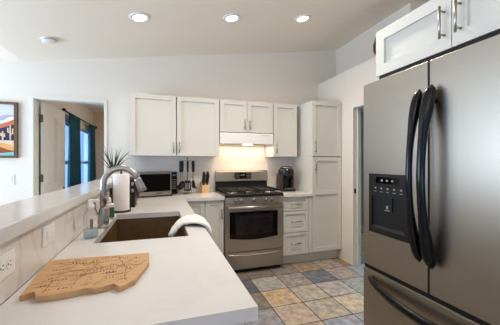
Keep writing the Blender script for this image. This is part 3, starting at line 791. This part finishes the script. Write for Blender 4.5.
# paper towel on its holder
px, py = -.305, 2.47
t = thing('paper_towel_holder', 'dark paper towel holder standing behind the sink corner', 'paper towel holder', (px, py, .92))
part('base', BM().lathe((px, py, .92), [(.074, 0), (.074, .006), (.066, .010), (0, .010)], 28), M_bronze, t)
part('rod', BM().cyl((px, py, .93), (px, py, 1.255), .008).lathe((px, py, 1.25), [(.008, 0), (.014, .008), (.010, .020), (0, .024)], 12), M_bronze, t)
b = BM(); b.tube([(px+.066, py+.02, .925), (px+.070, py+.02, 1.10), (px+.068, py+.02, 1.20)], .004, 8); part('tension_arm', b, M_bronze, t)
t = thing('paper_towel_roll', 'white paper towel roll standing upright on the dark holder', 'paper towel', (px, py, .932))
part('roll', BM().lathe((px, py, .932), [(.020, 0), (.059, 0), (.062, .004), (.062, .291), (.059, .295), (.020, .295), (.020, 0)], 36), M_paper, t)
b = BM(); b.lathe((px, py, .934), [(.0205, 0), (.0205, .277), (.017, .277), (.017, 0)], 18); part('cardboard_core', b, mat('cardboard', (170, 136, 100), .9), t)

# dark appliance behind the roll
t = thing('toaster', 'dark toaster with chrome knobs mostly hidden behind the paper towel', 'toaster', (-.31, 2.78, .92))
b = BM(); b.box(-.405, -.212, 2.665, 2.90, .932, 1.185, .022, 4); part('body', b, M_black, t)
b = BM(); b.box(-.398, -.219, 2.672, 2.893, .92, .934); part('base', b, M_dark, t)
b = BM(); b.box(-.345, -.325, 2.70, 2.87, 1.1845, 1.187); b.box(-.292, -.272, 2.70, 2.87, 1.1845, 1.187); part('slots', b, M_nick, t)
for z in (1.15, 1.09):
    part('knob', BM().lathe((-.240, 2.666, z-.02), [(.016, 0), (.016, .016), (.012, .02), (0, .02)], 16, (0, -1, 0)), M_nick, t)
b = BM(); b.box(-.322, -.296, 2.645, 2.668, 1.10, 1.115, .004); part('lever', b, M_nick, t)

# spiky plant on the bar top
px, py = -.52, 3.53
t = thing('potted_aloe', 'spiky green succulent in pale pot at the bar top end', 'plant', (px, py, 1.147))
part('pot', BM().lathe((px, py, 1.147), [(.045, 0), (.055, .03), (.062, .085), (.056, .085), (.052, .075), (0, .075)], 24), M_pot, t)
part('soil', BM().lathe((px, py, 1.222), [(.053, 0), (.05, .003), (0, .003)], 20), mat('potting_soil', (54, 42, 32), .9, var=.3, scale=60), t)
random.seed(4)
for k in range(14):
    a = 2*PI*k/14*2.4+random.uniform(-.2, .2); lean = .12+.85*(k/14)**1.1; Lf = random.uniform(.25, .34)
    pts = []; rad = []
    for q in range(7):
        s = q/6; th = lean*(.65+.35*s)
        pts.append((px+.012*math.cos(a)+math.cos(a)*math.sin(th)*Lf*s, py+.012*math.sin(a)+math.sin(a)*math.sin(th)*Lf*s, 1.215+math.cos(th)*Lf*s))
        rad.append((.007*(1-s)+.0006, .019*(1-s)**.8+.0008))
    part('leaf', BM().tube(pts, rad, 6), M_leaf, t)
pts = [(px+.01, py, 1.22), (px-.06, py-.02, 1.27), (px-.16, py-.05, 1.36)]
part('leaf', BM().tube(pts, [(.003, .007), (.003, .006), (.0006, .0008)], 6), M_leaf, t)

# state-shaped engraved board
bo = [(-.384, .955), (-.352, .976), (-.340, .938), (-.305, .933), (-.271, .936), (-.24, .940), (-.216, .952), (-.19, .942), (-.17, .946), (-.150, .958), (-.138, .962), (-.131, .946), (-.120, .929), (-.079, .972), (-.042, 1.125), (-.046, 1.244), (-.413, 1.268)]
t = thing('cutting_board', 'state-shaped engraved wooden board lying on the near worktop', 'cutting board', (-.22, 1.08, .92))
slab = BM(); slab.prism(bo, XY, .9203, .939, .003); slab.mark(); b = slab
random.seed(11)
def inside(x, y):
    c = False; n = len(bo)
    for i in range(n):
        (x1_, y1_), (x2_, y2_) = bo[i], bo[(i+1) % n]
        if (y1_ > y) != (y2_ > y) and x < (x2_-x1_)*(y-y1_)/(y2_-y1_)+x1_: c = not c
    return c
okp = lambda x, y: all(inside(x+dx, y+dy) for dx in (-.012, .012) for dy in (-.012, .012))
def river(p, q, n=26, w=.0008, amp=.012):
    pts = []
    ph = random.uniform(0, 6)
    for k in range(n):
        s = k/(n-1); x = p[0]+(q[0]-p[0])*s+amp*math.sin(7*s+ph)*.6+random.uniform(-.003, .003); y = p[1]+(q[1]-p[1])*s+amp*math.sin(5*s+ph*2)+random.uniform(-.003, .003)
        if okp(x, y): pts.append((x, y, .9391))
    if len(pts) > 2: b.tube(pts, [(.0005, w)]*len(pts), 4)
for p, q in (((-.33, .95), (-.30, 1.25)), ((-.26, .94), (-.22, 1.24)), ((-.21, .95), (-.10, 1.2)), ((-.10, .96), (-.15, 1.22)), ((-.37, 1.1), (-.07, 1.12)), ((-.14, .97), (-.06, 1.15)), ((-.38, 1.22), (-.2, 1.16))):
    river(p, q)
for k in range(170):
    x, y = random.uniform(-.40, -.05), random.uniform(.94, 1.25); n = random.randint(2, 5)
    big = random.random() < .35; g = .010 if big else .0065; hh = .013 if big else .008
    if not (okp(x, y) and okp(x+n*g, y+n*g*.1)): continue
    for q in range(n):      # small runs of illegible burnt strokes, as on a map
        xx, yy = x+q*g, y+q*g*.1
        b.tube([(xx, yy, .9391), (xx+random.uniform(-.3, .6)*g*.5, yy+hh*random.uniform(.6, 1), .9391)], [(.0005, .0017 if big else .0011)]*2, 4)
part('slab', slab.paint(1), [M_board, M_burn], t)

# towel rolled over the worktop edge at the sink
b = BM()
prof4 = [(.055, .868, 1.76, .035), (.085, .902, 1.79, .05), (.12, .933, 1.83, .07), (.15, .944, 1.85, .09), (.20, .945, 1.85, .10), (.245, .944, 1.84, .12),
         (.276, .932, 1.81, .14), (.283, .90, 1.79, .16), (.284, .85, 1.79, .165), (.284, .78, 1.79, .165)]
prof = [(q[0], q[1]) for q in prof4]
rings = []; random.seed(3)
for i, (x, z) in enumerate(prof):
    p0, p1 = Vector(prof[max(i-1, 0)]), Vector(prof[min(i+1, len(prof)-1)]); d = (p1-p0).normalized(); nrm = Vector((-d.y, d.x))
    yc, hw = prof4[i][2:]; ring_ = []
    for k in range(20):
        a = 2*PI*k/20; rr = 1+.10*math.sin(3*a+i)+.10*math.sin(7*a+2.1*i)*(a < PI)
        oy = math.copysign(abs(math.cos(a))**.7, math.cos(a))*hw*rr; on = math.sin(a)*.015*rr+.002
        ring_.append(b.b.verts.new((x+nrm.x*on, yc+oy, z+nrm.y*on)))
    rings.append(ring_)
for r0, r1 in zip(rings, rings[1:]):
    for k in range(20): b.b.faces.new([r0[k], r0[(k+1) % 20], r1[(k+1) % 20], r1[k]]).smooth = True
b.b.faces.new(rings[0][::-1]); b.b.faces.new(rings[-1])
o = single('dish_towel', b, M_towel, 'white folded towel draped over the worktop edge by the sink', 'towel', (.2, 1.68, .92))
md = o.modifiers.new('s', 'SUBSURF'); md.levels = 2; md.render_levels = 2
tx = bpy.data.textures.new('folds', 'CLOUDS'); tx.noise_scale = .035
md = o.modifiers.new('folds', 'DISPLACE'); md.texture = tx; md.strength = .014; md.mid_level = .35

# ------------------------------------------------------------------ things on the back worktop
# microwave
t = thing('microwave', 'stainless and black microwave oven in the worktop corner', 'microwave', (-.07, 3.545, .92), math.radians(19))
w, dp_, h0, h1 = .22, .165, .018, .285
part('case', BM().box(-w, w, -dp_+.03, dp_, h0, h1, .004), M_black, t, False)
part('feet', BM().cyl((-.17, -.1, 0), (-.17, -.1, h0), .012).cyl((.17, -.1, 0), (.17, -.1, h0), .012).cyl((-.17, .12, 0), (-.17, .12, h0), .012).cyl((.17, .12, 0), (.17, .12, h0), .012), M_dark, t, False)
d = part('door', BM().cells([-w, -w+.006, .135, .150], [h0, h0+.045, h1-.018, h1], {(1, 1)}, XZ, -dp_, -dp_+.03), M_steel, t, False)
part('door_glass', BM().box(-w+.005, .137, -dp_+.002, -dp_+.012, h0+.043, h1-.017), M_bglass, d, False)
b = BM(); b.box(.150, w, -dp_, -dp_+.03, h0, h1, .002); b.mark()
for i in range(3):
    for k in range(5): b.box(.160+i*.0175, .172+i*.0175, -dp_-.0015, -dp_+.001, h0+.065+k*.026, h0+.078+k*.026)
p = part('control_panel', b.paint(1), [M_bglass, mat('keypad_grey', (92, 92, 94), .4)], t, False)
b = BM(); b.box(.160, .212, -dp_-.002, -dp_+.001, h1-.05, h1-.025); part('display', b, mat('display_blue', (60, 80, 100), .2), p, False)
b = BM(); b.box(-.03, .03, -dp_-.0012, -dp_+.001, h0+.020, h0+.030); part('badge', b, M_dark, d, False)

# rotating utensil stand and what hangs from it
ux, uy = .325, 3.60
t = thing('utensil_stand', 'slim chrome utensil stand between microwave and knife block', 'utensil stand', (ux, uy, .92))
part('base', BM().lathe((ux, uy, .92), [(.056, 0), (.056, .008), (.046, .016), (.01, .022), (0, .022)], 24), M_nick, t)
part('pole', BM().cyl((ux, uy, .935), (ux, uy, 1.365), .007).lathe((ux, uy, 1.36), [(.007, 0), (.014, .01), (.010, .024), (0, .028)], 12), M_nick, t)
b = BM(); b.lathe((ux, uy, 1.338), [(.062, 0), (.062, .006), (.055, .006), (.055, 0), (.062, 0)], 24)
for k in range(3): b.tube([(ux, uy, 1.342), (ux+.058*math.cos(2*PI*k/3), uy+.058*math.sin(2*PI*k/3), 1.342)], .003, 6)
part('hanging_ring', b, M_nick, t)
KIND = [('ladle', 'black ladle hanging leftmost on the utensil stand', 200), ('spatula', 'black slotted spatula hanging at front of the utensil stand', 268), ('serving_spoon', 'black spoon hanging front right on the utensil stand', 322),
        ('pasta_fork', 'black pasta fork hanging behind right on the utensil stand', 30), ('skimmer', 'black skimmer hanging behind left on the utensil stand', 130)]
for nm, lb, deg in KIND:
    a = math.radians(deg); hx, hy = ux+.088*math.cos(a), uy+.088*math.sin(a)
    t = thing(nm, lb, nm.replace('_', ' '), (hx, hy, 1.335), a+PI/2, 'utensils on the stand')
    part('handle', BM().tube([(0, 0, .008), (0, 0, -.02), (0, 0, -.135)], [(.011, .017), (.015, .022), (.011, .018)], 8), M_black, t, False)
    part('shaft', BM().tube([(0, 0, -.13), (0, 0, -.235)], .0045, 6), M_nick, t, False)
    b = BM()
    if nm == 'ladle': b.lathe((0, -.008, -.285), [(0, -.034), (.022, -.028), (.036, -.008), (.040, .012), (.037, .012), (.033, -.006), (0, -.030)], 18, (0, -.55, .8))
    elif nm == 'spatula': b.cells([-.034, -.020, -.014, -.003, .003, .014, .020, .034], [-.325, -.310, -.255, -.232], {(1, 1), (3, 1), (5, 1)}, lambda a_, z_, d_: (a_*(.8+.2*min(1, (-.23-z_)/.06)), d_, z_), -.003, .002)
    elif nm == 'serving_spoon': b.lathe((0, 0, -.275), [(0, -.008), (.020, -.006), (.032, .004), (.029, .004), (.018, -.002), (0, -.004)], 18, (0, -1, .15))
    elif nm == 'pasta_fork':
        b.lathe((0, 0, -.265), [(0, -.008), (.020, -.006), (.030, .004), (.027, .004), (0, -.004)], 16, (0, -1, .1))
        for k in range(5): b.tube([(-.026+.013*k, -.002, -.285), (-.028+.014*k, -.022, -.312)], .004, 6)
    else: b.lathe((0, 0, -.280), [(0, -.005), (.030, -.003), (.040, .004), (.037, .004), (.028, 0), (0, -.002)], 20, (0, -1, .1))
    for v in b.b.verts: v.co = Vector((v.co.x*1.3, v.co.y*1.1, -.215+(v.co.z+.215)*1.4))
    part('head', b, M_black, t, False)

# knife block and its knives
kx, ky = .555, 3.66
t = thing('knife_block', 'pale wooden knife block left of the stove', 'knife block', (kx, ky, .92), math.radians(8))
part('block', BM().prism([(-.055, 0), (.055, 0), (.075, .13), (.02, .155), (-.05, .095)], lambda a, z, d: (d, a, z), -.05, .05, .003), M_wood, t, False)
KD = (Vector((0, -.42, .9))).normalized()
kl = ['top left', 'top right', 'middle left', 'middle right', 'bottom left', 'bottom right']
proto = None
for k in range(6):
    c, r = k % 2, k//2
    s = .18+.32*(2-r); lp = Vector(((-.025 if c == 0 else .025), -.045+.06*s, .098+.055*s))
    wp = wm(t) @ lp
    L2 = f'black handled kitchen knife in the wooden block, {kl[k]} slot'
    if proto is None:
        proto = thing('kitchen_knife', L2, 'knife', wp, math.radians(8), 'knives in the wooden block')
        part('handle', BM().tube([KD*.002, KD*.03, KD*.10, KD*.150], [(.013, .0095), (.016, .0105), (.015, .010), (.016, .011)], 8), M_black, proto, False)
        part('blade', BM().tube([KD*-.075, KD*.004], [(.001, .010)]*2, 4), M_nick, proto, False)
    else: dup(proto, wp, L2)

# coffee maker
cx_, cy_ = 1.69, 3.565
t = thing('coffee_maker', 'black and copper single-serve coffee maker right of the stove', 'coffee maker', (cx_, cy_, .92))
M_cop = mat('copper_brown_panel', (86, 68, 58), .28, .6, var=.08)
b = BM(); b.box(-.095, .095, -.13, .13, 0, .035, .012); part('base', b, M_black, t, False)
b = BM(); b.box(-.075, .075, .01, .125, .03, .24, .015); part('tower', b, M_black, t, False)
for s in (-1, 1):
    b = BM(); b.prism([(-.07, .03), (.125, .03), (.125, .235), (-.075, .235)], lambda a, z, d: (d, a, z), s*.072 if s > 0 else -.096, .096 if s > 0 else -.072, .008); part('side_panel', b, M_cop, t, False)
b = BM(); b.prism([(.108*math.cos(2*PI*k/28), .128*math.sin(2*PI*k/28)) for k in range(28)], lambda a, y, z: (a, y-.005, z), .205, .318, .028)
hd = part('brew_head', b, M_black, t, False)
b = BM(); b.lathe((0, -.02, .317), [(.085, 0), (.082, .018), (.06, .028), (0, .032)], 24); part('lid', b, M_black, t, False)
b = BM(); b.tube([(.075*math.cos(PI+PI*k/10), -.055+.078*math.sin(PI+PI*k/10), .335-.012*math.sin(PI*k/10)) for k in range(11)], [(.008, .012)]*11, 8); part('lid_handle', b, M_nick, t, False)
b = BM(); b.lathe((0, -.06, .175), [(.02, 0), (.03, .012), (.03, .032)], 16); part('nozzle', b, M_black, t, False)
b = BM(); b.box(-.06, .06, -.125, -.02, .034, .044, .003); part('drip_tray', b, M_nick, t, False)
